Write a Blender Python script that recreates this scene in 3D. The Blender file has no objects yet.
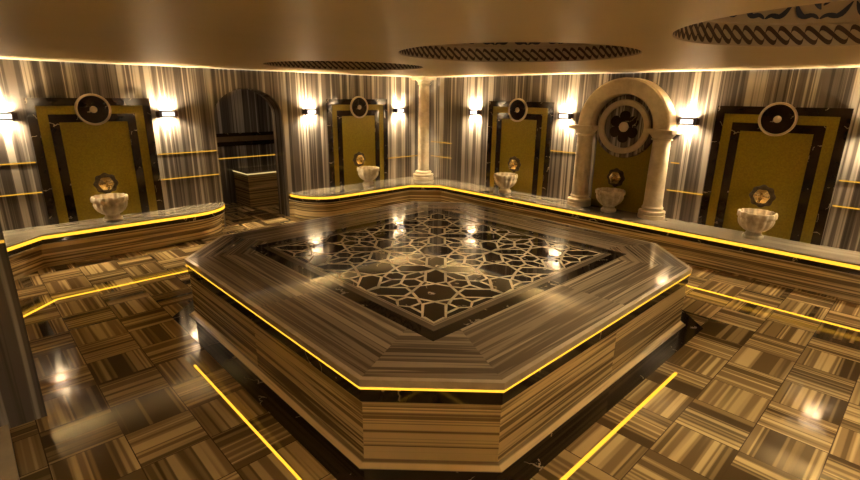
import bpy, bmesh, math, random
from mathutils import Vector, Matrix
random.seed(7)
S = 1.25                       # metres per layout unit
PI = math.pi
sc = bpy.context.scene
COL = sc.collection
W_E, W_N, W_W, W_S = 3.40, 3.85, -3.40, -3.85
CEIL = 2.10
ST = 0.50                      # platform height
BZ = 0.365                     # bench height

# ------------------------------------------------------------------ materials
class NT:
    def __init__(s, name):
        s.m = bpy.data.materials.new(name); s.m.use_nodes = True
        s.t = s.m.node_tree; s.t.nodes.clear()
        s.out = s.t.nodes.new('ShaderNodeOutputMaterial')
    def n(s, kind, **kw):
        nd = s.t.nodes.new(kind)
        for k, v in kw.items():
            if k.startswith('i_'):
                key = k[2:].replace('_', ' ')
                nd.inputs[int(key) if key.isdigit() else key].default_value = v
            else:
                setattr(nd, k, v)
        return nd
    def l(s, a, b): s.t.links.new(a, b)
    def math(s, op, a, b=None, c=None):
        nd = s.n('ShaderNodeMath', operation=op)
        for i, v in enumerate((a, b, c)):
            if v is None: continue
            if isinstance(v, (int, float)): nd.inputs[i].default_value = v
            else: s.l(v, nd.inputs[i])
        return nd.outputs[0]
    def ramp(s, fac, stops, interp='LINEAR'):
        nd = s.n('ShaderNodeValToRGB'); cr = nd.color_ramp; cr.interpolation = interp
        while len(cr.elements) < len(stops): cr.elements.new(0.5)
        for e, (p, c) in zip(cr.elements, stops):
            e.position = p; e.color = (*c, 1)
        s.l(fac, nd.inputs[0]); return nd.outputs[0]
    def mix(s, fac, a, b, mode='MIX'):
        nd = s.n('ShaderNodeMix', data_type='RGBA', blend_type=mode)
        for i, v in ((0, fac), (6, a), (7, b)):
            if isinstance(v, (int, float)): nd.inputs[i].default_value = v
            elif isinstance(v, tuple): nd.inputs[i].default_value = (*v, 1)
            else: s.l(v, nd.inputs[i])
        return nd.outputs[2]
    def bsdf(s, color, rough=0.3, metal=0.0, spec=0.5, coat=0.0):
        b = s.n('ShaderNodeBsdfPrincipled')
        for k, v in (('Base Color', color), ('Roughness', rough), ('Metallic', metal), ('Specular IOR Level', spec)):
            if isinstance(v, tuple): b.inputs[k].default_value = (*v, 1)
            elif isinstance(v, (int, float)): b.inputs[k].default_value = v
            else: s.l(v, b.inputs[k])
        if coat: b.inputs['Coat Weight'].default_value = coat; b.inputs['Coat Roughness'].default_value = 0.05
        s.l(b.outputs[0], s.out.inputs[0]); return b

def stripe_mat(name, stops, scale, fine, rough, drift=0.05, spec=0.5, warp=0.0):
    """banded marble: bands run along UV v, change along UV u"""
    t = NT(name)
    uv = t.n('ShaderNodeUVMap'); sp = t.n('ShaderNodeSeparateXYZ'); t.l(uv.outputs[0], sp.inputs[0])
    u, v = sp.outputs[0], sp.outputs[1]
    def nz(su, sv, det):
        cb = t.n('ShaderNodeCombineXYZ'); t.l(t.math('MULTIPLY', u, su), cb.inputs[0]); t.l(t.math('MULTIPLY', v, sv), cb.inputs[1])
        n = t.n('ShaderNodeTexNoise', i_Scale=1.0, i_Detail=det, i_Roughness=0.6)
        t.l(cb.outputs[0], n.inputs['Vector']); return n.outputs[0]
    a = nz(scale, drift, 2.0); b = nz(fine, drift * 3, 3.0)
    f = t.math('ADD', t.math('MULTIPLY', a, 0.62), t.math('MULTIPLY', b, 0.38))
    f = t.math('ADD', t.math('MULTIPLY', t.math('SUBTRACT', f, 0.5), 2.3), 0.5)
    col = t.ramp(f, stops)
    t.bsdf(col, rough, 0, spec)
    return t.m

def basket_mat(name, stops, cell, rough):
    t = NT(name)
    uv = t.n('ShaderNodeUVMap'); sp = t.n('ShaderNodeSeparateXYZ'); t.l(uv.outputs[0], sp.inputs[0])
    u = t.math('DIVIDE', t.math('ADD', sp.outputs[0], 0.155), cell); v = t.math('DIVIDE', t.math('ADD', sp.outputs[1], 0.13), cell)
    cu = t.math('FLOOR', u); cv = t.math('FLOOR', v)
    ck = t.math('FLOORED_MODULO', t.math('ADD', cu, cv), 2.0)
    inv = t.math('SUBTRACT', 1.0, ck)
    s = t.math('ADD', t.math('MULTIPLY', u, ck), t.math('MULTIPLY', v, inv))
    o = t.math('ADD', t.math('MULTIPLY', v, ck), t.math('MULTIPLY', u, inv))
    cc = t.n('ShaderNodeCombineXYZ'); t.l(cu, cc.inputs[0]); t.l(cv, cc.inputs[1])
    wn = t.n('ShaderNodeTexWhiteNoise', noise_dimensions='2D'); t.l(cc.outputs[0], wn.inputs['Vector'])
    seed = t.math('MULTIPLY', wn.outputs['Value'], 97.0)
    def nz(k, d, det):
        cb = t.n('ShaderNodeCombineXYZ')
        t.l(t.math('ADD', t.math('MULTIPLY', s, k), seed), cb.inputs[0]); t.l(t.math('MULTIPLY', o, d), cb.inputs[1]); t.l(seed, cb.inputs[2])
        n = t.n('ShaderNodeTexNoise', i_Scale=1.0, i_Detail=det, i_Roughness=0.5); t.l(cb.outputs[0], n.inputs['Vector']); return n.outputs[0]
    a = nz(2.1, 0.02, 0.0); b = nz(6.0, 0.05, 1.0)
    f = t.math('ADD', t.math('MULTIPLY', a, 0.72), t.math('MULTIPLY', b, 0.28))
    f = t.math('ADD', t.math('MULTIPLY', t.math('SUBTRACT', f, 0.5), 2.9), 0.5)
    # plain tonal shift from slab to slab
    f = t.math('ADD', f, t.math('MULTIPLY', t.math('SUBTRACT', wn.outputs['Value'], 0.5), 0.12))
    col = t.ramp(f, stops)
    fu = t.math('FRACT', u); fv = t.math('FRACT', v)
    e = t.math('MINIMUM', t.math('MINIMUM', fu, t.math('SUBTRACT', 1.0, fu)), t.math('MINIMUM', fv, t.math('SUBTRACT', 1.0, fv)))
    joint = t.math('LESS_THAN', e, 0.008)
    col = t.mix(joint, col, (0.07, 0.04, 0.02))
    t.bsdf(col, rough, 0, 0.3)
    return t.m

def dark_marble(name, rough=0.08, spec=0.45):
    t = NT(name)
    tc = t.n('ShaderNodeTexCoord')
    n = t.n('ShaderNodeTexNoise', i_Scale=2.2, i_Detail=5.0, i_Roughness=0.6); t.l(tc.outputs['Object'], n.inputs['Vector'])
    mx = t.mix(0.35, tc.outputs['Object'], n.outputs['Color'])
    vo = t.n('ShaderNodeTexVoronoi', feature='DISTANCE_TO_EDGE', i_Scale=3.4); t.l(mx, vo.inputs['Vector'])
    n2 = t.n('ShaderNodeTexNoise', i_Scale=5.0, i_Detail=2.0); t.l(tc.outputs['Object'], n2.inputs['Vector'])
    vein = t.math('MULTIPLY', t.math('LESS_THAN', vo.outputs['Distance'], 0.012), t.math('GREATER_THAN', n2.outputs[0], 0.56))
    base = t.ramp(n.outputs[0], [(0.3, (0.010, 0.006, 0.004)), (0.7, (0.035, 0.021, 0.012))])
    col = t.mix(t.math('MULTIPLY', vein, 0.7), base, (0.45, 0.36, 0.25))
    t.bsdf(col, rough, 0, spec); return t.m

def noisy_mat(name, c1, c2, scale, rough, metal=0.0, detail=4.0, spec=0.5):
    t = NT(name); tc = t.n('ShaderNodeTexCoord')
    n = t.n('ShaderNodeTexNoise', i_Scale=scale, i_Detail=detail, i_Roughness=0.6); t.l(tc.outputs['Object'], n.inputs['Vector'])
    col = t.ramp(n.outputs[0], [(0.32, c1), (0.68, c2)])
    t.bsdf(col, rough, metal, spec); return t.m

def mosaic_mat(name, c1, c2, rough):
    t = NT(name); tc = t.n('ShaderNodeTexCoord')
    vo = t.n('ShaderNodeTexVoronoi', i_Scale=60.0, i_Randomness=0.25); t.l(tc.outputs['Object'], vo.inputs['Vector'])
    sp = t.n('ShaderNodeSeparateColor'); t.l(vo.outputs['Color'], sp.inputs[0])
    col = t.ramp(sp.outputs[0], [(0.0, c1), (1.0, c2)])
    t.bsdf(col, rough, 0.2, 0.5); return t.m

def emit_mat(name, color, strength):
    t = NT(name); e = t.n('ShaderNodeEmission', i_Color=(*color, 1), i_Strength=strength)
    t.l(e.outputs[0], t.out.inputs[0]); return t.m

def bands(lo, hi, cols, soft=0.22):
    """piecewise colour bands with short blends"""
    n = len(cols); w = (hi - lo) / n; out = []
    for i, c in enumerate(cols):
        a = lo + i * w; b = a + w
        out += [(a + w * soft * .5, c), (b - w * soft * .5, c)]
    return out
WALL_STOPS = bands(0.0, 1.0, [(0.039, 0.031, 0.028), (0.086, 0.071, 0.064), (0.189, 0.162, 0.144), (0.073, 0.060, 0.054), (0.138, 0.115, 0.102), (0.430, 0.378, 0.333), (0.112, 0.092, 0.081), (0.499, 0.439, 0.387), (0.215, 0.182, 0.158)], 0.5)
TAN_STOPS = bands(0.0, 1.0, [(0.109, 0.068, 0.031), (0.580, 0.410, 0.189), (0.184, 0.122, 0.057), (0.760, 0.567, 0.278), (0.245, 0.168, 0.082), (0.820, 0.630, 0.326), (0.136, 0.086, 0.039), (0.740, 0.546, 0.268)], 0.45)
TOP_STOPS = bands(0.0, 1.0, [(0.075, 0.054, 0.036), (0.21, 0.16, 0.11), (0.11, 0.082, 0.056), (0.31, 0.24, 0.165), (0.16, 0.12, 0.082), (0.44, 0.345, 0.24), (0.12, 0.088, 0.06), (0.34, 0.265, 0.18)], 0.4)
FLOOR_STOPS = bands(0.0, 1.0, [(0.075, 0.045, 0.020), (0.240, 0.160, 0.071), (0.120, 0.078, 0.034), (0.430, 0.302, 0.138), (0.210, 0.137, 0.063), (0.560, 0.405, 0.196), (0.290, 0.194, 0.090), (0.140, 0.089, 0.039)], 0.45)
M = {}
M['wall'] = stripe_mat('striped_wall_marble', WALL_STOPS, 4.6, 13.0, 0.055, 0.04)
M['tan'] = stripe_mat('tan_banded_marble', TAN_STOPS, 6.5, 20.0, 0.2, 0.08, 0.35)
M['bench'] = stripe_mat('bench_face_marble', TAN_STOPS, 6.0, 14.0, 0.16, 0.08)
M['top'] = stripe_mat('grey_brown_banded_marble', TOP_STOPS, 6.5, 20.0, 0.06, 0.12, 0.33)
M['benchtop'] = stripe_mat('grey_bench_marble', bands(0, 1, [(0.15, 0.12, 0.09), (0.24, 0.20, 0.15), (0.19, 0.155, 0.115), (0.30, 0.25, 0.19)], 0.8), 2.5, 9.0, 0.05, 0.3)
M['floor'] = basket_mat('basketweave_marble_floor', FLOOR_STOPS, 0.335, 0.07)
M['dark'] = dark_marble('dark_brown_marble')
M['inlaydark'] = dark_marble('dark_inlay_marble', 0.04, 0.2)
M['strap'] = noisy_mat('beige_inlay_marble', (0.56, 0.45, 0.31), (0.74, 0.61, 0.44), 6.0, 0.06, spec=0.3)
M['cream'] = noisy_mat('cream_carved_marble', (0.50, 0.40, 0.27), (0.74, 0.63, 0.47), 5.0, 0.35)
M['lightmarble'] = noisy_mat('light_marble', (0.48, 0.38, 0.26), (0.66, 0.54, 0.38), 4.0, 0.3)
M['basin'] = noisy_mat('pale_basin_marble', (0.46, 0.36, 0.235), (0.76, 0.64, 0.46), 9.0, 0.35)
M['gold'] = mosaic_mat('gold_glass_mosaic', (0.25, 0.185, 0.008), (0.31, 0.235, 0.012), 0.34)
M['ceil'] = noisy_mat('tan_ceiling_plaster', (0.63, 0.48, 0.265), (0.67, 0.51, 0.285), 1.2, 0.42, spec=0.4)
M['dome'] = noisy_mat('dome_plaster', (0.50, 0.385, 0.235), (0.55, 0.425, 0.265), 2.0, 0.55)
M['rope'] = noisy_mat('painted_rope_brown', (0.060, 0.028, 0.014), (0.085, 0.042, 0.02), 8.0, 0.6)
M['navy'] = noisy_mat('painted_navy_scrolls', (0.012, 0.014, 0.03), (0.03, 0.032, 0.06), 8.0, 0.6)
M['led'] = emit_mat('yellow_led_light', (1.0, 0.46, 0.03), 0.46)
M['ledlow'] = emit_mat('yellow_led_light_dim', (1.0, 0.50, 0.05), 0.20)
M['ledpale'] = emit_mat('pale_led_light', (1.0, 0.72, 0.28), 0.2)
M['cove'] = emit_mat('moulding_glow', (1.0, 0.80, 0.54), 0.26)
M['lampwarm'] = emit_mat('warm_lamp_light', (1.0, 0.80, 0.475), 690.0)
M['domefill'] = emit_mat('added_dome_fill', (1.0, 0.81, 0.47), 26.0)
M['antefill'] = emit_mat('added_anteroom_fill', (1.0, 0.76, 0.46), 25.0)
M['lampfront'] = emit_mat('lamp_diffuser_light', (1.0, 0.86, 0.76), 0.8)
M['bronze'] = noisy_mat('dark_bronze', (0.035, 0.018, 0.014), (0.06, 0.03, 0.022), 10.0, 0.35, 0.6)
M['brass'] = noisy_mat('aged_brass', (0.55, 0.40, 0.16), (0.80, 0.62, 0.30), 20.0, 0.22, 1.0)
M['patina'] = noisy_mat('dark_metal', (0.05, 0.035, 0.02), (0.11, 0.08, 0.04), 18.0, 0.3, 0.8)
M['browncladding'] = noisy_mat('mid_brown_marble', (0.16, 0.10, 0.055), (0.22, 0.14, 0.08), 6.0, 0.2)

# ------------------------------------------------------------------ mesh helpers
class MB:
    def __init__(s): s.v = []; s.f = []; s.u = []; s.sm = []
    def face(s, pts, uv=None, smooth=False):
        i = len(s.v); s.v += [tuple(p) for p in pts]; s.f.append(tuple(range(i, i + len(pts)))); s.u.append(uv); s.sm.append(smooth)
        return s
    def box(s, x0, x1, y0, y1, z0, z1):
        P = [(x, y, z) for z in (z0, z1) for y in (y0, y1) for x in (x0, x1)]
        for q in ((0, 2, 3, 1), (4, 5, 7, 6), (0, 1, 5, 4), (2, 6, 7, 3), (0, 4, 6, 2), (1, 3, 7, 5)): s.face([P[k] for k in q])
        return s
    def prism(s, poly, z0, z1, caps=(True, True)):
        """poly: CCW list of (x,y)"""
        n = len(poly)
        if caps[1]: s.face([(x, y, z1) for x, y in poly])
        if caps[0]: s.face([(x, y, z0) for x, y in reversed(poly)])
        for i in range(n):
            a, b = poly[i], poly[(i + 1) % n]
            s.face([(a[0], a[1], z0), (b[0], b[1], z0), (b[0], b[1], z1), (a[0], a[1], z1)])
        return s
    def loft(s, rings, closed=True, caps=True, smooth=True):
        """shared-vertex rings of equal length"""
        base = len(s.v); n = len(rings[0])
        for r in rings: s.v += [tuple(p) for p in r]
        for k in range(len(rings) - 1):
            for i in range(n if closed else n - 1):
                j = (i + 1) % n
                s.f.append((base + k * n + i, base + k * n + j, base + (k + 1) * n + j, base + (k + 1) * n + i)); s.u.append(None); s.sm.append(smooth)
        if caps:
            s.f.append(tuple(base + i for i in reversed(range(n)))); s.u.append(None); s.sm.append(False)
            e = base + (len(rings) - 1) * n
            s.f.append(tuple(e + i for i in range(n))); s.u.append(None); s.sm.append(False)
        return s
    def lathe(s, prof, n=32, cx=0, cy=0, mod=None, caps=True, smooth=True):
        rings = []
        for r, z in prof:
            ring = []
            for i in range(n):
                t = 2 * PI * i / n; rr = r * (mod(t, r, z) if mod else 1)
                ring.append((cx + rr * math.cos(t), cy + rr * math.sin(t), z))
            rings.append(ring)
        return s.loft(rings, True, caps, smooth)
    def lathe_y(s, prof, n=32, cx=0, cz=0, mod=None):
        """axis along -Y (out of a wall); prof = (radius, distance out)"""
        rings = []
        for r, d in prof:
            ring = []
            for i in range(n):
                t = 2 * PI * i / n; rr = r * (mod(t) if mod else 1)
                ring.append((cx + rr * math.cos(t), -d, cz + rr * math.sin(t)))
            rings.append(ring)
        return s.loft(rings, True, True, True)
    def tube(s, pts, r, n=8):
        pts = [Vector(p) for p in pts]; rings = []
        for i, p in enumerate(pts):
            d = (pts[min(i + 1, len(pts) - 1)] - pts[max(i - 1, 0)]).normalized()
            up = Vector((0, 0, 1)) if abs(d.z) < 0.95 else Vector((1, 0, 0))
            a = d.cross(up).normalized(); b = d.cross(a)
            rr = r[i] if isinstance(r, (list, tuple)) else r
            rings.append([p + (a * math.cos(2 * PI * k / n) + b * math.sin(2 * PI * k / n)) * rr for k in range(n)])
        return s.loft(rings, True, True, True)
    def build(s, name, mat, parent=None, uvf=None, loc=(0, 0, 0), rz=0.0, bevel=0.0, angle=40):
        me = bpy.data.meshes.new(name)
        me.from_pydata([(x * S, y * S, z * S) for x, y, z in s.v], [], s.f)
        lay = me.uv_layers.new(name='UVMap')
        for p in me.polygons:
            fu = s.u[p.index] or uvf
            for li in p.loop_indices:
                c = s.v[me.loops[li].vertex_index]
                lay.data[li].uv = fu(c, p.normal) if fu else (c[0], c[1])
            p.use_smooth = s.sm[p.index]
        bm = bmesh.new(); bm.from_mesh(me)
        bmesh.ops.remove_doubles(bm, verts=bm.verts, dist=1e-5)
        bmesh.ops.recalc_face_normals(bm, faces=bm.faces)
        bm.to_mesh(me); bm.free()
        if any(s.sm): me.set_sharp_from_angle(angle=math.radians(angle))
        me.materials.append(mat)
        o = bpy.data.objects.new(name, me); COL.objects.link(o)
        o.location = Vector(loc) * S; o.rotation_euler = (0, 0, rz)
        if parent: o.parent = parent
        if bevel:
            md = o.modifiers.new('bevel', 'BEVEL'); md.width = bevel * S; md.segments = 2; md.limit_method = 'ANGLE'
        return o

def tag(o, label, cat, group=None):
    o['label'] = label; o['category'] = cat
    if group: o['group'] = group
    return o
def thing(name, label, cat, loc=(0, 0, 0), rz=0.0, group=None):
    o = bpy.data.objects.new(name, None); COL.objects.link(o)
    o.location = Vector(loc) * S; o.rotation_euler = (0, 0, rz); o.empty_display_size = 0.1
    return tag(o, label, cat, group)
def struct(o): o['kind'] = 'structure'; return o
def dup(root, loc, rz, label):
    r = root.copy(); COL.objects.link(r); r.location = Vector(loc) * S; r.rotation_euler = (0, 0, rz); r['label'] = label
    for ch in list(root.children):
        c = ch.copy(); COL.objects.link(c); c.parent = r
        for g in list(ch.children):
            d = g.copy(); COL.objects.link(d); d.parent = c
    return r
RZ = {'N': 0.0, 'E': -PI / 2, 'S': PI, 'W': PI / 2}
def on_wall(side, s, z=0.0, out=0.0):
    return {'N': (s, W_N - out, z), 'E': (W_E - out, s, z), 'S': (s, W_S + out, z), 'W': (W_W + out, s, z)}[side]

def uz(off=0.0, k=1.0):           # horizontal bands (u follows height)
    return lambda c, n: (c[2] * k + off, (c[0] + c[1]))
def uwall(off=0.0):               # vertical bands on upright faces
    return lambda c, n: ((c[0] if abs(n.y) > abs(n.x) else c[1]) + off, c[2])
def uaxis(ax, off=0.0):
    return lambda c, n: (c[ax] + off, c[1 - ax])

def offset_line(pts, d):
    """open polyline offset to the left of travel by d"""
    out = []
    for i, p in enumerate(pts):
        p = Vector(p); ds = []
        if i > 0: ds.append((p - Vector(pts[i - 1])).normalized())
        if i < len(pts) - 1: ds.append((Vector(pts[i + 1]) - p).normalized())
        ns = [Vector((-q.y, q.x)) for q in ds]
        m = sum(ns, Vector((0, 0))).normalized(); m = m / max(0.3, m.dot(ns[0]))
        out.append((p.x + m.x * d, p.y + m.y * d))
    return out

# ------------------------------------------------------------------ setting
struct(MB().box(W_W, W_E, W_S, W_N, -0.1, 0).build('floor', M['floor'], None, lambda c, n: (c[0], c[1])))
ANT = (-1.3, 2.2, 4.15, 5.35)
struct(MB().box(ANT[0], ANT[1], W_N, ANT[3], -0.1, 0).build('floor_anteroom', M['floor'], None, lambda c, n: (c[0], c[1])))

# ceiling slab with three round wells
DOMES = [(0.43, 1.93), (0.27, -0.53), (0.09, -2.66)]
DR = 0.87
def ceiling():
    bm = bmesh.new(); es = []
    def loop(pts):
        vs = [bm.verts.new((x * S, y * S, CEIL * S)) for x, y in pts]
        for i in range(len(vs)): es.append(bm.edges.new((vs[i], vs[(i + 1) % len(vs)])))
    g = 0.05
    loop([(W_W + g, W_S + g), (W_E - g, W_S + g), (W_E - g, W_N - g), (W_W + g, W_N - g)])
    for cx, cy in DOMES:
        loop([(cx + DR * math.cos(2 * PI * i / 96), cy + DR * math.sin(2 * PI * i / 96)) for i in range(96)])
    r = bmesh.ops.triangle_fill(bm, edges=es, use_beauty=True, use_dissolve=False)
    ex = bmesh.ops.extrude_face_region(bm, geom=list(bm.faces))
    for v in [q for q in ex['geom'] if isinstance(q, bmesh.types.BMVert)]: v.co.z += 0.04 * S
    bmesh.ops.recalc_face_normals(bm, faces=bm.faces)
    me = bpy.data.meshes.new('ceiling'); bm.to_mesh(me); bm.free(); me.materials.append(M['ceil'])
    o = bpy.data.objects.new('ceiling', me); COL.objects.link(o); return struct(o)
ceiling()
# structural slab above the ceiling, over the wells
struct(MB().box(W_W - .2, W_E + .2, W_S - .2, W_N + .3, 2.85, 2.95).build('ceiling_slab', M['ceil']))
struct(MB().box(ANT[0], ANT[1], W_N + .3, ANT[3], CEIL, CEIL + .05).build('ceiling_anteroom', M['ceil']))

# walls
DC, DWH, DSP, DRISE = 0.14, 0.48, 1.50, 0.36        # arched doorway
def north_wall():
    pts = [(W_W - .2, 0), (DC - DWH, 0)]
    pts += [(DC - DWH * math.cos(t), DSP + DRISE * math.sin(t)) for t in [PI * i / 28 for i in range(29)]]
    pts += [(DC + DWH, 0), (W_E + .2, 0), (W_E + .2, 2.85), (W_W - .2, 2.85)]
    m = MB()
    y0, y1 = W_N, W_N + 0.3
    m.face([(x, y0, z) for x, z in pts]); m.face([(x, y1, z) for x, z in reversed(pts)])
    for i in range(len(pts)):
        a, b = pts[i], pts[(i + 1) % len(pts)]
        m.face([(a[0], y0, a[1]), (a[0], y1, a[1]), (b[0], y1, b[1]), (b[0], y0, b[1])], lambda c, n: (c[1] + 7.3, c[2]))
    return struct(m.build('wall_left', M['wall'], None, lambda c, n: (c[0] + 3.1, c[2])))
north_wall()
struct(MB().box(W_E, W_E + .2, W_S - .2, W_N, 0, 2.85).build('wall_right', M['wall'], None, uwall(11.7)))
struct(MB().box(W_W - .2, W_W, W_S - .2, W_N, 0, 2.85).build('wall_near_left', M['wall'], None, uwall(23.0)))
struct(MB().box(W_W, W_E, W_S - .2, W_S, 0, 2.85).build('wall_near_right', M['wall'], None, uwall(31.0)))
struct(MB().box(ANT[0], ANT[1], ANT[3], ANT[3] + .1, 0, CEIL).build('wall_anteroom_back', M['wall'], None, uwall(41.0)))
struct(MB().box(ANT[0] - .1, ANT[0], W_N + .3, ANT[3], 0, CEIL).build('wall_anteroom_left', M['wall'], None, uwall(44.0)))
struct(MB().box(ANT[1], ANT[1] + .1, W_N + .3, ANT[3], 0, CEIL).build('wall_anteroom_right', M['wall'], None, uwall(47.0)))
# projecting wall pier at the left foreground
struct(MB().box(W_W, -2.78, 0.36, 0.62, 0, CEIL).build('wall_pier', M['wall'], None, uwall(52.0)))
# dark band across the anteroom wall
b = MB(); y = ANT[3]
struct(MB().box(ANT[0], ANT[1], y - .012, y, 1.11, 1.165).box(ANT[0], ANT[1], y - .012, y, 0.955, 1.025).build('trim_1', M['dark']))
struct(MB().box(ANT[0], ANT[1], y - .008, y, 1.025, 1.11).build('trim_2', M['browncladding']))

# ------------------------------------------------------------------ belly stone
OW, OK_ = 1.6933, 1.2039
def octa(m=0.0):
    w = OW + m; k = OK_ + 0.41421 * m
    return [(w, -k), (w, k), (k, w), (-k, w), (-w, k), (-w, -k), (-k, -w), (k, -w)]
def ring_prism(mb, po, pi, z0, z1, uv=None):
    n = len(po)
    for i in range(n):
        j = (i + 1) % n; a, b, c, d = po[i], po[j], pi[j], pi[i]
        mb.face([(*a, z1), (*b, z1), (*c, z1), (*d, z1)], uv); mb.face([(*a, z0), (*d, z0), (*c, z0), (*b, z0)], uv)
        mb.face([(*a, z0), (*b, z0), (*b, z1), (*a, z1)], uv); mb.face([(*d, z0), (*d, z1), (*c, z1), (*c, z0)], uv)
    return mb
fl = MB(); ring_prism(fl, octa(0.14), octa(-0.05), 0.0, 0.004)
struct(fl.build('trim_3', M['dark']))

plat = thing('heated_marble_platform', 'large eight-sided heated marble platform in the middle of the floor with star inlay top', 'platform')
def side_uv(i):
    def f(c, n):
        d = Vector((n.x, n.y)); t = -d.y * c[0] + d.x * c[1]
        seam = 0 if (i % 2) or t < 0.05 else 3.7
        return (c[2] * 1.15 + i * 5.13 + seam, t)
    return f
bi = octa(-0.02); bo = octa(0.0)
for i in range(8):
    j = (i + 1) % 8; a, b_ = bi[i], bi[j]
    segs = [(0, 1)] if i % 2 else [(0, .5), (.5, 1)]
    for k, (s0, s1) in enumerate(segs):
        p0 = Vector(a).lerp(Vector(b_), s0); p1 = Vector(a).lerp(Vector(b_), s1)
        inn0 = p0 * 0.97; inn1 = p1 * 0.97
        m = MB().prism([tuple(inn0), tuple(p0), tuple(p1), tuple(inn1)], 0.022, 0.372)
        off = i * 5.13 + k * 3.7
        m.build('side_slab', M['tan'], plat, lambda c, n, off=off: (c[2] * 1.05 + off, c[0] + c[1]))
m = MB(); rings = []
for z, d in ((0.0, 0.020), (0.010, 0.020), (0.026, -0.008), (0.034, -0.02), (0.034, -0.08)):
    rings.append([(x, y, z) for x, y in octa(d)])
m.loft(rings, True, False, False)
m.build('plinth_moulding', M['tan'], plat, lambda c, n: (c[2] * 1.05 + 8.8, c[0] + c[1]))
m = MB(); ring_prism(m, octa(-0.012), octa(-0.1), 0.372, 0.445); m.build('dark_band', M['dark'], plat)
m = MB(); ring_prism(m, octa(-0.004), octa(-0.06), 0.445, 0.461); m.build('led_strip', M['led'], plat)
m = MB(); ring_prism(m, octa(0.0), octa(-0.028), 0.461, ST); m.build('edge_trim', M['strap'], plat)
# top slabs
IN = 1.17; TI = 0.95
def slab(poly, uvf, name='top_slab'):
    return MB().prism(poly, 0.476, ST).build(name, M['top'], plat, uvf)
for r in range(4):
    R = Matrix.Rotation(r * PI / 2, 2)
    def T(p): q = R @ Vector(p); return (q.x, q.y)
    for k, (b0, b1) in enumerate(((-1, 0.1), (0.1, 1))):
        OWt, OKt = OW - .028, OK_ - .0116; o0, o1 = (-OKt if b0 == -1 else b0), (OKt if b1 == 1 else b1)
        i0, i1 = (-TI if b0 == -1 else b0), (TI if b1 == 1 else b1)
        pl = [T((OWt, o0)), T((OWt, o1)), T((IN, i1)), T((IN, i0))]
        ax = 0 if r % 2 == 0 else 1
        slab(pl, uaxis(ax, r * 9.1 + k * 4.3))
    pl = [T((OWt, OKt)), T((OKt, OWt)), T((TI, IN)), T((IN, IN)), T((IN, TI))]
    dv = R @ Vector((0.7071, 0.7071))
    slab(pl, lambda c, n, dv=dv, r=r: (c[0] * dv.x + c[1] * dv.y + r * 2.7, c[0] * -dv.y + c[1] * dv.x))
def sq(h): return [(h, -h), (h, h), (-h, h), (-h, -h)]
FI = 1.01; BD = 1.085
m = MB(); ring_prism(m, sq(IN), sq(BD), 0.476, ST); m.build('dark_border', M['inlaydark'], plat)
m = MB()
for r in range(4):
    R = Matrix.Rotation(r * PI / 2, 2)
    def T(p): q = R @ Vector(p); return (q.x, q.y)
    m.prism([T((BD, -BD)), T((BD, BD)), T((FI, FI)), T((FI, -FI))], 0.476, ST)
m.build('light_border', M['top'], plat, lambda c, n: (max(abs(c[0]), abs(c[1])) + 14.5, min(abs(c[0]), abs(c[1]))))
MB().box(-FI, FI, -FI, FI, 0.476, ST).build('inlay_field', M['inlaydark'], plat)
# strapwork: 3 x 3 eight-fold rosettes
straps = MB(); seen = set()
def strap(p, q, w=0.0105):
    p, q = Vector(p), Vector(q)
    key = tuple(sorted(((round(p.x, 3), round(p.y, 3)), (round(q.x, 3), round(q.y, 3)))))
    if key in seen: return
    seen.add(key)
    t0, t1, dd = 0.0, 1.0, q - p          # clip to the square field
    for ax in (0, 1):
        if abs(dd[ax]) < 1e-9:
            if abs(p[ax]) > FI - .001: return
            continue
        a_, b_ = sorted(((-FI - p[ax]) / dd[ax], (FI - p[ax]) / dd[ax])); t0 = max(t0, a_); t1 = min(t1, b_)
    if t1 - t0 < 0.02: return
    p, q = p + dd * t0, p + dd * t1
    d = (q - p).normalized(); n = Vector((-d.y, d.x)) * w; p = p - d * w * .5; q = q + d * w * .5
    c = lambda t: max(-FI, min(FI, t))
    pl = [(c(v.x), c(v.y)) for v in (p - n, q - n, q + n, p + n)]
    straps.face([(*v, ST + 0.0009) for v in pl])
CELL = 2 * FI / 3; Rr = CELL / 2; r0 = 0.475 * Rr; hw = 0.20 * Rr
for ci in range(-2, 3):
    for cj in range(-2, 3):
        C = Vector((ci * CELL, cj * CELL))
        tip = {}
        for k in range(8):
            t = k * PI / 4; d = Vector((math.cos(t), math.sin(t))); n = Vector((-d.y, d.x))
            L = Rr if k % 2 == 0 else Rr * 1.41421
            v0 = C + d * r0; t2 = (k + 1) * PI / 4
            strap(v0, C + Vector((math.cos(t2), math.sin(t2))) * r0)
            hk = hw if k % 2 == 0 else hw * 1.12
            a1 = r0 + hk / math.tan(math.radians(60)); a2 = L - hk / math.tan(math.radians(52))
            for s in (-1, 1):
                strap(v0, C + d * a1 + n * hk * s); strap(C + d * a1 + n * hk * s, C + d * a2 + n * hk * s)
                strap(C + d * a2 + n * hk * s, C + d * L)
                tip[(k, s)] = (C + d * a1 + n * hk * s, C + d * a2 + n * hk * s)
        for k in range(8):            # outer links between neighbouring petals
            p = tip[(k, 1)]; q = tip[((k + 1) % 8, -1)]
            strap(p[1], q[0].lerp(q[1], 0.62) if k % 2 == 0 else q[1]) if k % 2 == 0 else strap(p[0].lerp(p[1], 0.62), q[1])
straps.build('inlay_strapwork', M['strap'], plat)

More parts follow.
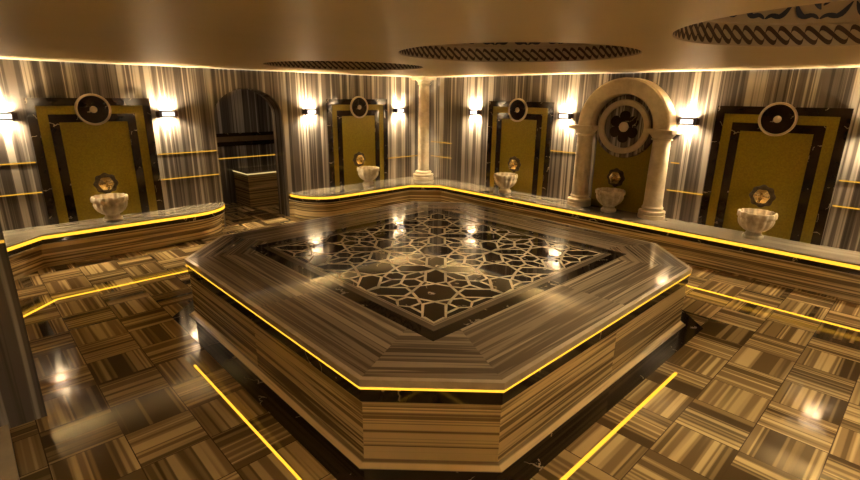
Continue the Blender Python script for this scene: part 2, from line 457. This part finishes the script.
# ------------------------------------------------------------------ benches
def make_bench(front, back, name, label, uoff):
    """front: polyline of the nosing, travelling so that the wall is on its left; back: matching wall points"""
    t = thing(name, label, 'bench', group='marble wall benches')
    def layer(nm, d, z0, z1, mat, uv=None, deep=None):
        fr = offset_line(front, d); m = MB(); n = len(fr)
        for i in range(n - 1):
            a, b, c, e = fr[i], fr[i + 1], back[i + 1], back[i]
            dv = (Vector(b) - Vector(a)).normalized(); nn = Vector((-dv.y, dv.x)); a0 = Vector(a)
            def fu(c_, n_, nn=nn, a0=a0, dv=dv): 
                q = Vector((c_[0], c_[1])) - a0; return (q.dot(nn) + uoff, q.dot(dv))
            m.face([(*a, z1), (*b, z1), (*c, z1), (*e, z1)], uv or fu)
            m.face([(*a, z0), (*e, z0), (*c, z0), (*b, z0)], uv or fu)
            m.face([(*a, z0), (*b, z0), (*b, z1), (*a, z1)], uv or uz(uoff))
        for (a, e) in ((fr[0], back[0]), (fr[-1], back[-1])):
            if (Vector(a) - Vector(e)).length > 1e-3: m.face([(*a, z0), (*a, z1), (*e, z1), (*e, z0)], uv or uz(uoff))
        for i in range(n - 1):
            if (Vector(back[i]) - Vector(back[i + 1])).length > 1e-3:
                m.face([(*back[i], z0), (*back[i], z1), (*back[i + 1], z1), (*back[i + 1], z0)], uv or uz(uoff))
        return m.build(nm, mat, t)
    layer('base', 0.055, 0.0, 0.255, M['bench'], lambda c, n: (c[2] * 1.3 + uoff, c[0] + c[1]))
    layer('dark_band', 0.014, 0.265, 0.318, M['dark'])
    layer('edge_trim', 0.010, 0.255, 0.265, M['lightmarble'])
    layer('seat_slab', 0.004, 0.352, BZ, M['benchtop'])
    # led strip along the nosing
    o0 = offset_line(front, 0.0); o1 = offset_line(front, 0.03); m = MB()
    z0, z1 = 0.318, 0.352
    for i in range(len(o0) - 1):
        a, b, c, e = o0[i], o0[i + 1], o1[i + 1], o1[i]
        m.face([(*a, z0), (*b, z0), (*b, z1), (*a, z1)]); m.face([(*e, z0), (*e, z1), (*c, z1), (*c, z0)])
        m.face([(*a, z1), (*b, z1), (*c, z1), (*e, z1)]); m.face([(*a, z0), (*e, z0), (*c, z0), (*b, z0)])
    m.build('led_strip', M['led'], t)
    return t
NWY = W_N - 0.001; EX = W_E - 0.001; WX = W_W + 0.001
# left bench: from the pier, round the corner and along the left wall to the doorway
fr = [(-2.90, 0.63), (-2.90, 2.92), (-2.40, 3.39), (-0.90, 3.385)]
bk = [(WX, 0.63), (WX, 2.92), (WX, NWY), (-0.90, NWY)]
for i in range(1, 9):
    a = PI / 2 * i / 8; fr.append((-0.90 + 0.54 * math.sin(a), 3.385 + 0.445 * (1 - math.cos(a)))); bk.append((min(fr[-1][0], -0.36), NWY))
make_bench(fr, bk, 'marble_bench', 'low striped marble bench left of the arched doorway with gold lit edge', 4.4)
fr = []; bk = []
for i in range(9):
    a = PI / 2 * i / 8; fr.append((1.10 - 0.46 * math.cos(a), 3.80 - 0.58 * math.sin(a))); bk.append((fr[-1][0], NWY))
fr += [(2.545, 3.21), (2.885, 2.87), (2.885, W_S + .002)]
bk += [(2.545, NWY), (EX, NWY), (EX, W_S + .002)]
make_bench(fr, bk, 'marble_bench', 'long low marble bench running from the doorway round the far corner along the right wall', 9.2)
# low kerb at the foot of the near left wall
struct(MB().box(W_W, -2.95, W_S, 0.36, 0, 0.03).build('trim_4', M['lightmarble']))

# ------------------------------------------------------------------ light strips
def strip(poly_pts, w, h, name, label, mat, z=0.0):
    o0 = offset_line(poly_pts, w / 2); o1 = offset_line(poly_pts, -w / 2); m = MB()
    m.prism(o1 + o0[::-1], z, z + h); o = m.build(name, mat)
    return tag(o, label, 'strip light', 'gold floor light strips')
strip([(-2.80, 2.03), (-2.47, 2.345), (-0.3, 2.345)], 0.026, 0.004, 'floor_light_strip', 'gold floor light strip between left bench and platform, bending beside the pier', M['led'])
strip([(2.17, -0.8), (2.17, W_S + 0.05)], 0.03, 0.004, 'floor_light_strip', 'gold floor light strip between right bench and platform', M['led'])
strip([(-1.965, 0.36), (-1.965, -1.965)], 0.013, 0.004, 'floor_light_strip', 'gold floor light strip along the near left side of the platform', M['led'])
strip([(0.40, -1.945), (-1.90, -1.945)], 0.020, 0.004, 'floor_light_strip', 'gold floor light strip along the near right side of the platform', M['led'])

def wall_line(side, s0, s1, z, label, mat='ledlow'):
    m = MB(); h = 0.0065
    l = abs(s1 - s0)
    m.box(-l / 2, l / 2, -0.004, 0, -h, h)
    tag(m.build('wall_light_strip', M[mat], None, None, on_wall(side, (s0 + s1) / 2, z), RZ[side]), label, 'strip light', 'thin gold wall light strips')
wall_line('N', W_W + .02, -2.28, 1.06, 'upper thin gold wall strip left of the leftmost gold panel')
wall_line('N', W_W + .02, -2.28, 0.735, 'lower thin gold wall strip left of the leftmost gold panel')
wall_line('N', -1.075, -0.36, 1.06, 'upper thin gold wall strip between leftmost gold panel and doorway')
wall_line('N', -1.075, -0.36, 0.745, 'lower thin gold wall strip between leftmost gold panel and doorway')
wall_line('N', 2.56, W_E - .01, 0.735, 'thin gold wall strip left of the corner column')
wall_line('E', 3.62, 3.10, 1.00, 'upper thin gold wall strip right of the corner column')
wall_line('E', 3.62, 3.10, 0.745, 'lower thin gold wall strip right of the corner column')
wall_line('E', 1.10, 0.56, 1.05, 'upper thin gold wall strip left of the arched niche')
wall_line('E', -0.60, -0.70, 1.05, 'upper thin gold wall strip right of the arched niche')
wall_line('E', -0.60, -1.02, 0.715, 'lower thin gold wall strip right of the arched niche')
wall_line('E', -2.22, W_S + .02, 1.04, 'upper thin gold wall strip right of the rightmost gold panel')
wall_line('E', -2.22, W_S + .02, 0.785, 'lower thin gold wall strip right of the rightmost gold panel')
o = tag(MB().box(W_W + .01, -2.782, 0.354, 0.3595, 1.045, 1.06).build('wall_light_strip', M['ledlow']), 'thin gold light strip on the left foreground pier', 'strip light', 'thin gold wall light strips')
o = tag(MB().box(ANT[0], ANT[1], ANT[3] - .006, ANT[3] - .0005, 0.752, 0.766).build('wall_light_strip', M['ledlow']), 'thin gold light strip on the back wall seen through the doorway', 'strip light', 'thin gold wall light strips')
# moulding along the wall tops; its glow stands in for sconce light
def cove(side, s0, s1, label):
    l = abs(s1 - s0); m = MB().box(-l / 2, l / 2, -0.02, 0, -0.006, 0.003)
    tag(m.build('glowing_moulding', M['cove'], None, None, on_wall(side, (s0 + s1) / 2, CEIL + 0.004, 0.0005), RZ[side]), label, 'strip light', 'ceiling moulding lines with built-in glow')
cove('N', W_W + .03, W_E - .03, 'pale moulding line between ceiling and left wall, made to glow as if lit')
cove('E', W_S + .03, W_N - .03, 'pale moulding line between ceiling and right wall, made to glow as if lit')
cove('W', W_S + .03, W_N - .03, 'pale moulding line along the near left wall top, made to glow as if lit')
cove('S', W_W + .03, W_E - .03, 'pale moulding line along the near right wall top, made to glow as if lit')

# ------------------------------------------------------------------ wall panels
def make_panel():
    t = thing('gold_mosaic', '', 'mosaic', group='framed gold mosaic panels')
    W = 0.59; z0 = 0.0; H = 1.362
    def frame(nm, w0, h0, w1, h1, d, mat):
        m = MB()
        m.box(-w0, -w1, -d, 0, z0, h0); m.box(w1, w0, -d, 0, z0, h0); m.box(-w1, w1, -d, 0, h1, h0)
        return m.build(nm, mat, t)
    frame('outer_frame', W, H, W - .082, H - .082, 0.022, M['dark'])
    frame('mosaic_band', W - .082, H - .082, W - .175, H - .172, 0.012, M['gold'])
    frame('inner_frame', W - .175, H - .172, W - .262, H - .258, 0.018, M['dark'])
    MB().box(-(W - .262), W - .262, -0.008, 0, z0, H - .258).build('mosaic_field', M['gold'], t)
    return t
P0 = make_panel()
panels = [('N', -1.68, 'leftmost dark framed gold mosaic panel, left of the arched doorway'),
          ('N', 1.965, 'dark framed gold mosaic panel between arched doorway and corner column'),
          ('E', 1.695, 'dark framed gold mosaic panel between corner column and marble arch'),
          ('E', -1.61, 'rightmost dark framed gold mosaic panel, right of the marble arch')]
def place(proto, i, loc, rz, label):
    if i == 0:
        proto.location = Vector(loc) * S; proto.rotation_euler = (0, 0, rz); proto['label'] = label; return proto
    return dup(proto, loc, rz, label)
for i, (sd, s, lb) in enumerate(panels): place(P0, i, on_wall(sd, s, BZ + .001, 0.0005), RZ[sd], lb)
# round medallions
def make_medallion():
    t = thing('round_medallion', '', 'medallion', group='round medallions above the gold panels')
    MB().lathe_y([(0.172, 0.0), (0.172, 0.024), (0.168, 0.030), (0.154, 0.030), (0.150, 0.026), (0.150, 0.0)], 48).build('ring', M['lightmarble'], t)
    MB().lathe_y([(0.149, 0.0), (0.149, 0.014), (0.03, 0.016)], 40).build('disc', M['dark'], t)
    MB().lathe_y([(0.036, 0.015), (0.036, 0.024), (0.026, 0.032), (0.008, 0.034)], 24).build('boss', M['lightmarble'], t)
    return t
MD = make_medallion()
for i, (sd, s, lb) in enumerate([('N', -1.675, 'round medallion on top of the leftmost gold panel'), ('N', 1.965, 'round medallion on the gold panel beside the corner column, left wall'),
                                 ('E', 1.71, 'round medallion on the gold panel left of the marble arch'), ('E', -1.61, 'round medallion on top of the rightmost gold panel')]):
    place(MD, i, on_wall(sd, s, 1.605, 0.0235), RZ[sd], lb)

# ------------------------------------------------------------------ basins and taps
def make_basin():
    t = thing('wash_basin', '', 'basin', group='marble wash basins on the bench')
    fl_ = lambda a, r, z: 1 + 0.045 * math.cos(14 * a) * min(1, max(0, (z - 0.05) / 0.08))
    k = 0.87; g = 1.09
    sc_ = lambda P: [(r * k, z * g) for r, z in P]
    MB().lathe(sc_([(0.105, 0.0), (0.112, 0.008), (0.112, 0.028), (0.095, 0.040), (0.082, 0.055), (0.085, 0.07)]), 42).build('foot', M['basin'], t)
    MB().lathe(sc_([(0.080, 0.066), (0.115, 0.082), (0.155, 0.112), (0.182, 0.150), (0.192, 0.185), (0.186, 0.198), (0.190, 0.204), (0.205, 0.216), (0.207, 0.250), (0.199, 0.262),
                (0.186, 0.262), (0.178, 0.250), (0.168, 0.20), (0.14, 0.15), (0.08, 0.12), (0.01, 0.115)]), 112, mod=fl_).build('bowl', M['basin'], t, angle=60)
    return t
B0 = make_basin()
spots = [('N', -1.70, 'leftmost fluted marble wash basin, on the bench left of the doorway', 'on the leftmost gold panel'),
         ('N', 1.985, 'small fluted marble wash basin on the bench left of the corner column', 'on the gold panel left of the corner column'),
         ('E', 1.73, 'fluted marble wash basin on the bench between corner column and marble arch', 'on the gold panel left of the marble arch'),
         ('E', 0.02, 'fluted marble wash basin standing between the two arch columns', 'under the flower medallion in the arch'),
         ('E', -1.64, 'rightmost fluted marble wash basin, right of the marble arch', 'on the rightmost gold panel')]
for i, (sd, s, lb, _) in enumerate(spots): place(B0, i, on_wall(sd, s, BZ + .0005, 0.212), RZ[sd], lb)
def make_tap():
    t = thing('wall_tap', '', 'tap', group='brass taps above the basins')
    lob = lambda a: 1 + 0.06 * math.cos(8 * a)
    MB().lathe_y([(0.118, 0.0), (0.120, 0.006), (0.106, 0.016), (0.08, 0.02)], 64, 0, 0, lob).build('backplate', M['patina'], t)
    MB().lathe_y([(0.076, 0.018), (0.076, 0.03), (0.055, 0.042), (0.025, 0.048), (0.022, 0.075), (0.012, 0.08)], 48, 0, 0, lambda a: 1 + 0.05 * math.cos(6 * a)).build('rosette', M['brass'], t)
    MB().tube([(0, -0.04, -0.02), (0, -0.085, -0.022), (0, -0.11, -0.035), (0, -0.115, -0.065)], [0.017, 0.016, 0.014, 0.013], 12).build('spout', M['brass'], t)
    h = MB(); h.tube([(-0.045, -0.075, 0.0), (0.045, -0.075, 0.0)], 0.007, 8); h.tube([(0, -0.075, -0.042), (0, -0.075, 0.045)], 0.007, 8); h.build('handle', M['brass'], [c for c in t.children if c.name.startswith('spout')][0])
    return t
T0 = make_tap()
tapz = [(-1.675, .765), (1.95, .765), (1.73, .785), (0.06, .785), (-1.61, .79)]
for i, ((sd, s, lb, w), (s2, z)) in enumerate(zip(spots, tapz)):
    place(T0, i, on_wall(sd, s2, z, 0.009 if i != 3 else 0.02), RZ[sd], 'brass rosette tap ' + w)

# ------------------------------------------------------------------ sconces
def make_sconce():
    t = thing('wall_sconce', '', 'wall light', group='wall sconces around the room')
    MB().box(-0.125, 0.125, -0.016, 0, -0.032, 0.032).build('backplate', M['bronze'], t, bevel=.003)
    m = MB()
    m.box(-0.090, -0.070, -0.064, -0.016, -0.045, 0.045).box(0.070, 0.090, -0.064, -0.016, -0.045, 0.045)
    m.box(-0.070, 0.070, -0.066, -0.056, 0.024, 0.045).box(-0.070, 0.070, -0.066, -0.056, -0.045, -0.024)
    hs = m.build('housing', M['bronze'], t)
    MB().box(-0.069, 0.069, -0.062, -0.057, -0.024, 0.024).build('diffuser', M['lampfront'], hs)
    MB().box(-0.06, 0.06, -0.05, -0.022, 0.014, 0.020).box(-0.06, 0.06, -0.05, -0.022, -0.020, -0.014).build('lamp', M['lampwarm'], t)
    return t
C0 = make_sconce()
sconces = [('N', -2.47, 'lit wall sconce at the left picture edge, left of the leftmost gold panel'), ('N', -0.91, 'lit wall sconce between leftmost gold panel and doorway'),
           ('N', 1.08, 'lit wall sconce just right of the arched doorway'), ('N', 2.82, 'lit wall sconce left of the corner column'),
           ('E', 2.57, 'lit wall sconce right of the corner column'), ('E', 0.90, 'lit wall sconce left of the marble arch'),
           ('E', -0.73, 'lit wall sconce right of the marble arch'), ('E', -2.48, 'lit wall sconce right of the rightmost gold panel, at the picture edge'),
           ('S', -1.5, 'added unseen wall sconce on the near right wall, closer to the near corner'), ('S', 0.5, 'added unseen wall sconce on the near right wall, farther from the near corner'), ('W', -2.2, 'added unseen wall sconce on the near left wall')]  # near-wall sconces are added out of view to light the platform's near faces
for i, (sd, s, lb) in enumerate(sconces): place(C0, i, on_wall(sd, s, 1.545, 0.0005), RZ[sd], lb)

# ------------------------------------------------------------------ columns and arch
def column(name, label, x, y, z0, z1, rs, rb, square_cap=True, group=None):
    t = thing(name, label, 'column', (x, y, z0), 0, group)
    h = z1 - z0
    MB().lathe([(rb, 0.0), (rb, 0.045), (rb * .93, 0.05), (rb * .99, 0.07), (rb * .97, 0.092), (rb * .78, 0.1), (rb * .72, 0.115), (rb * .80, 0.13), (rb * .74, 0.146), (rs * 1.02, 0.155)], 40).build('base', M['cream'], t)
    MB().lathe([(rs * 1.04, 0.153), (rs, 0.2), (rs * .96, h * .6), (rs * .9, h - .13)], 36).build('shaft', M['cream'], t)
    c = MB().lathe([(rs * .9, h - .132), (rs * 1.1, h - .125), (rs * 1.1, h - .11), (rs * .98, h - .105), (rs * 1.15, h - .08), (rs * 1.42, h - .05), (rs * 1.44, h - .045)], 36)
    q = rs * 1.52
    c.box(-q, q, -q, q, h - .047, h); c.build('capital', M['cream'], t)
    return t
column('marble_column', 'cream marble column standing in the far corner of the bench, reaching the ceiling', 3.10, 3.50, BZ + .0005, CEIL - .001, 0.098, 0.185)
AX, AB, AH = 3.275, -0.002, 0.503
column('marble_column', 'left cream marble column carrying the arch', AX, AB + AH, BZ + .0005, 1.445, 0.110, 0.160, True, 'columns carrying the arch')
column('marble_column', 'right cream marble column carrying the arch', AX, AB - AH, BZ + .0005, 1.445, 0.110, 0.160, True, 'columns carrying the arch')
arch = thing('marble_arch', 'rounded cream marble arch resting on two columns at the right wall', 'arch', (0, 0, 0))
m = MB(); rings = []
for i in range(41):
    t = PI * i / 40
    c, s_ = math.cos(t), math.sin(t)
    ri, ro, d0 = 0.40, 0.595, 0.075
    prof = [(ri, W_E - .001), (ri, AX - d0 + .015), (ri + .015, AX - d0), (ro - .02, AX - d0), (ro, AX - d0 + .015), (ro, W_E - .001)]
    rings.append([(a, AB + r * c, 1.4455 + r * s_) for r, a in prof])
m.loft(rings, True, True, True); m.build('arch_ring', M['cream'], arch, angle=30)
# gold mosaic back of the niche
nb = MB(); pts = [(-0.385, 0), (0.385, 0)] + [(0.385 * math.cos(PI * i / 24), 1.06 + 0.385 * math.sin(PI * i / 24)) for i in range(25)]
n_ = len(pts)
nb.face([(x, -0.018, z) for x, z in pts]); nb.face([(x, 0, z) for x, z in reversed(pts)])
for i in range(n_):
    a, b = pts[i], pts[(i + 1) % n_]; nb.face([(a[0], -0.018, a[1]), (a[0], 0, a[1]), (b[0], 0, b[1]), (b[0], -0.018, b[1])])
tag(nb.build('gold_mosaic', M['gold'], None, None, on_wall('E', AB, BZ + .001, 0.0005), RZ['E']), 'gold mosaic back of the niche under the marble arch', 'mosaic')
fm = thing('flower_medallion', 'large round marble medallion with a dark six-petal flower inside the arch', 'medallion', on_wall('E', 0.0, 1.447, 0.019), RZ['E'])
MB().lathe_y([(0.39, 0.0), (0.39, 0.06), (0.385, 0.07), (0.01, 0.07)], 64).build('striped_disc', M['wall'], fm, lambda c, n: (c[0] * 1.4 + 61.3, c[2]))
MB().lathe_y([(0.335, 0.068), (0.335, 0.10), (0.325, 0.11), (0.272, 0.11), (0.262, 0.10), (0.262, 0.068)], 64).build('ring', M['lightmarble'], fm)
m = MB()
for k in range(6):
    a = k * PI / 3 + PI / 2
    ca, sa = math.cos(a), math.sin(a); ring0 = []; ring1 = []
    for i in range(28):
        t = 2 * PI * i / 28; lx = 0.122 + 0.075 * math.cos(t); ly = 0.066 * math.sin(t) * (1 + 0.25 * math.cos(t))
        ring0.append((lx * ca - ly * sa, -0.069, lx * sa + ly * ca)); ring1.append((lx * ca - ly * sa, -0.078, lx * sa + ly * ca))
    m2 = MB().loft([ring0, ring1], True, True, False); m2.build('petal', M['inlaydark'], fm)
MB().lathe_y([(0.062, 0.069), (0.062, 0.085), (0.05, 0.095), (0.01, 0.097)], 32).build('boss', M['lightmarble'], fm)

# ------------------------------------------------------------------ ceiling domes
def make_dome():
    t = thing('ceiling_dome', '', 'ceiling dome', group='round ceiling domes')
    prof = [(DR - .001, CEIL + 0.001), (DR - .001, CEIL + .118), (DR - .02, CEIL + .122)]
    zt = CEIL + .122; H = 0.50
    for i in range(1, 15):
        a = PI / 2 * i / 14; prof.append(((DR - .02) * math.cos(a) + 0.001, zt + H * math.sin(a)))
    m = MB(); n = 96
    rings = [[(r * math.cos(2 * PI * i / n), r * math.sin(2 * PI * i / n), z - CEIL) for i in range(n)] for r, z in prof]
    m.loft(rings, True, False, True); m.build('shell', M['dome'], t)
    # twisted rope painted round the rim
    m = MB(); NW = 38; steps = NW * 14
    for ph in (0, PI):
        inn = []; 
        rows = [[], [], [], []]
        for i in range(steps):
            q = 2 * PI * i / 14 + ph
            th = 2 * PI * i / steps + 0.026 * math.sin(q)
            z = 0.060 + 0.040 * math.sin(q)
            r1 = DR - 0.0045; hw_ = 0.0125
            rows[0].append(((r1 + .003) * math.cos(th), (r1 + .003) * math.sin(th), z - hw_)); rows[1].append((r1 * math.cos(th), r1 * math.sin(th), z - hw_))
            rows[2].append((r1 * math.cos(th), r1 * math.sin(th), z + hw_)); rows[3].append(((r1 + .003) * math.cos(th), (r1 + .003) * math.sin(th), z + hw_))
        m.loft(rows, True, False, False)
    m.build('rope_border', M['rope'], t)
    # navy scrollwork on the vault
    m = MB()
    def dp(th, e):      # azimuth, elevation parameter -> point just inside the vault
        rr = (DR - .028) * math.cos(e); return Vector((rr * math.cos(th), rr * math.sin(th), .122 + (H - .008) * math.sin(e)))
    def leaf(pts, wmax):
        L = []; Rr_ = []
        for i, (th, e) in enumerate(pts):
            f = i / (len(pts) - 1); w = wmax * math.sin(PI * min(1, f * 0.94 + .04)) ** .7
            t0 = pts[max(0, i - 1)]; t1 = pts[min(len(pts) - 1, i + 1)]
            d = Vector((t1[0] - t0[0], t1[1] - t0[1])); d = d.normalized() if d.length else Vector((1, 0))
            L.append(dp(th - d.y * w, e + d.x * w)); Rr_.append(dp(th + d.y * w, e - d.x * w))
        m.loft([L, Rr_], False, False, False)
    rnd = random.Random(3)
    for k in range(18):
        c0 = 2 * PI * k / 18
        for sgn in (-1, 1):
            leaf([(c0 + sgn * (0.17 - 0.16 * f), 0.045 + 0.15 * f * f + .03 * math.sin(f * 7)) for f in [i / 12 for i in range(13)]], 0.026)
            leaf([(c0 + sgn * (0.02 + 0.15 * f), 0.25 + 0.10 * math.sin(f * 4.2) + .02 * sgn) for f in [i / 14 for i in range(15)]], 0.03)
            leaf([(c0 + sgn * (0.08 + 0.05 * math.cos(f * 5)), 0.38 + 0.08 * math.sin(f * 5)) for f in [i / 14 for i in range(15)]], 0.028)
            leaf([(c0 + sgn * (0.04 + 0.10 * f), 0.54 + 0.12 * f) for f in [i / 10 for i in range(11)]], 0.03)
    m.build('painted_scrolls', M['navy'], t)
    return t
D0 = make_dome()
for i, ((cx, cy), lb) in enumerate(zip(DOMES, ['farthest shallow ceiling dome with a brown rope border', 'middle ceiling dome with a brown rope border, above the platform',
                                               'nearest ceiling dome with a brown rope border, at the top right picture edge'])):
    place(D0, i, (cx, cy, CEIL), 0, lb)

# added lamps, out of view in two dome crowns, brightening platform and floor
def make_dome_fill():
    t = thing('dome_fill_lamp', '', 'added fill light', group='added fill lamps in the ceiling domes')
    MB().lathe([(0.19, -0.30), (0.20, -0.30), (0.20, 0.0), (0.01, 0.0), (0.01, -0.04), (0.19, -0.04), (0.19, -0.30)], 40, caps=False).build('rim', M['bronze'], t)
    MB().lathe([(0.185, -0.056), (0.185, -0.0505)], 40).build('diffuser', M['domefill'], t)
    return t
L0 = make_dome_fill()
for i, (k, lb) in enumerate(((1, 'added fill lamp out of view in the crown of the middle ceiling dome'), (2, 'added fill lamp out of view in the crown of the nearest ceiling dome'))):
    place(L0, i, (*DOMES[k], CEIL + .60), 0, lb)
# ------------------------------------------------------------------ anteroom counter
ct = thing('marble_counter', 'striped marble counter with pale lit top edge seen through the doorway', 'counter', (0, 0, 0))
x0, x1, y0, y1 = 0.43, 1.9, 4.76, 5.30
MB().box(x0, x1, y0, y1, 0, 0.545).build('body', M['bench'], ct, lambda c, n: (c[2] * 1.6 + 17.0, c[0] + c[1]))
MB().box(x0 - .02, x1, y0 - .02, y1, 0.565, 0.585).build('top', M['top'], ct, uaxis(1, 3.0))
MB().box(x0 - .016, x1, y0 - .016, y1, 0.545, 0.565).build('led_strip', M['ledpale'], ct)

dl = thing('anteroom_fill_lamp', 'added unseen downlight brightening the anteroom behind the doorway', 'added fill light', (0.30, 4.45, CEIL))  # added above the door head, out of view, to lift the dark anteroom
MB().lathe([(0.075, -0.012), (0.075, -0.001), (0.06, -0.001), (0.06, -0.012), (0.075, -0.012)], 32, caps=False).build('rim', M['bronze'], dl)
MB().lathe([(0.058, -0.008), (0.058, -0.002)], 32).build('lamp', M['antefill'], dl)
# ------------------------------------------------------------------ camera
cam = bpy.data.cameras.new('camera'); co = bpy.data.objects.new('camera', cam); COL.objects.link(co)
cx, cy, yaw, pitch, roll, f = 0.0238, -4.0896, -0.0198, 0.2865, 0.0122, 490.54
def o2a(v): return Vector(((v[0] + v[1]) * 0.70710678, (v[1] - v[0]) * 0.70710678, v[2]))
fw = Vector((math.sin(yaw) * math.cos(pitch), math.cos(yaw) * math.cos(pitch), -math.sin(pitch)))
rt = Vector((math.cos(yaw), -math.sin(yaw), 0)); up = rt.cross(fw)
r2 = rt * math.cos(roll) + up * math.sin(roll); u2 = -rt * math.sin(roll) + up * math.cos(roll)
F, R_, U = o2a(fw), o2a(r2), o2a(u2)
mt = Matrix(((R_.x, U.x, -F.x), (R_.y, U.y, -F.y), (R_.z, U.z, -F.z))).to_4x4()
mt.translation = o2a((cx, cy, 1.8)) * S
co.matrix_world = mt
cam.sensor_width = 36; cam.lens = f / 860 * 36; cam.clip_start = 0.02
sc.camera = co

# ------------------------------------------------------------------ world, view
w = bpy.data.worlds.new('world'); sc.world = w; w.use_nodes = True
w.node_tree.nodes['Background'].inputs[0].default_value = (0.02, 0.014, 0.008, 1)
w.node_tree.nodes['Background'].inputs[1].default_value = 0.3
sc.view_settings.view_transform = 'Standard'; sc.view_settings.look = 'None'
sc.view_settings.exposure = 2.0; sc.view_settings.gamma = 1.0; sc.view_settings.use_curve_mapping = False
sc.cycles.max_bounces = 8; sc.cycles.diffuse_bounces = 5; sc.cycles.glossy_bounces = 4
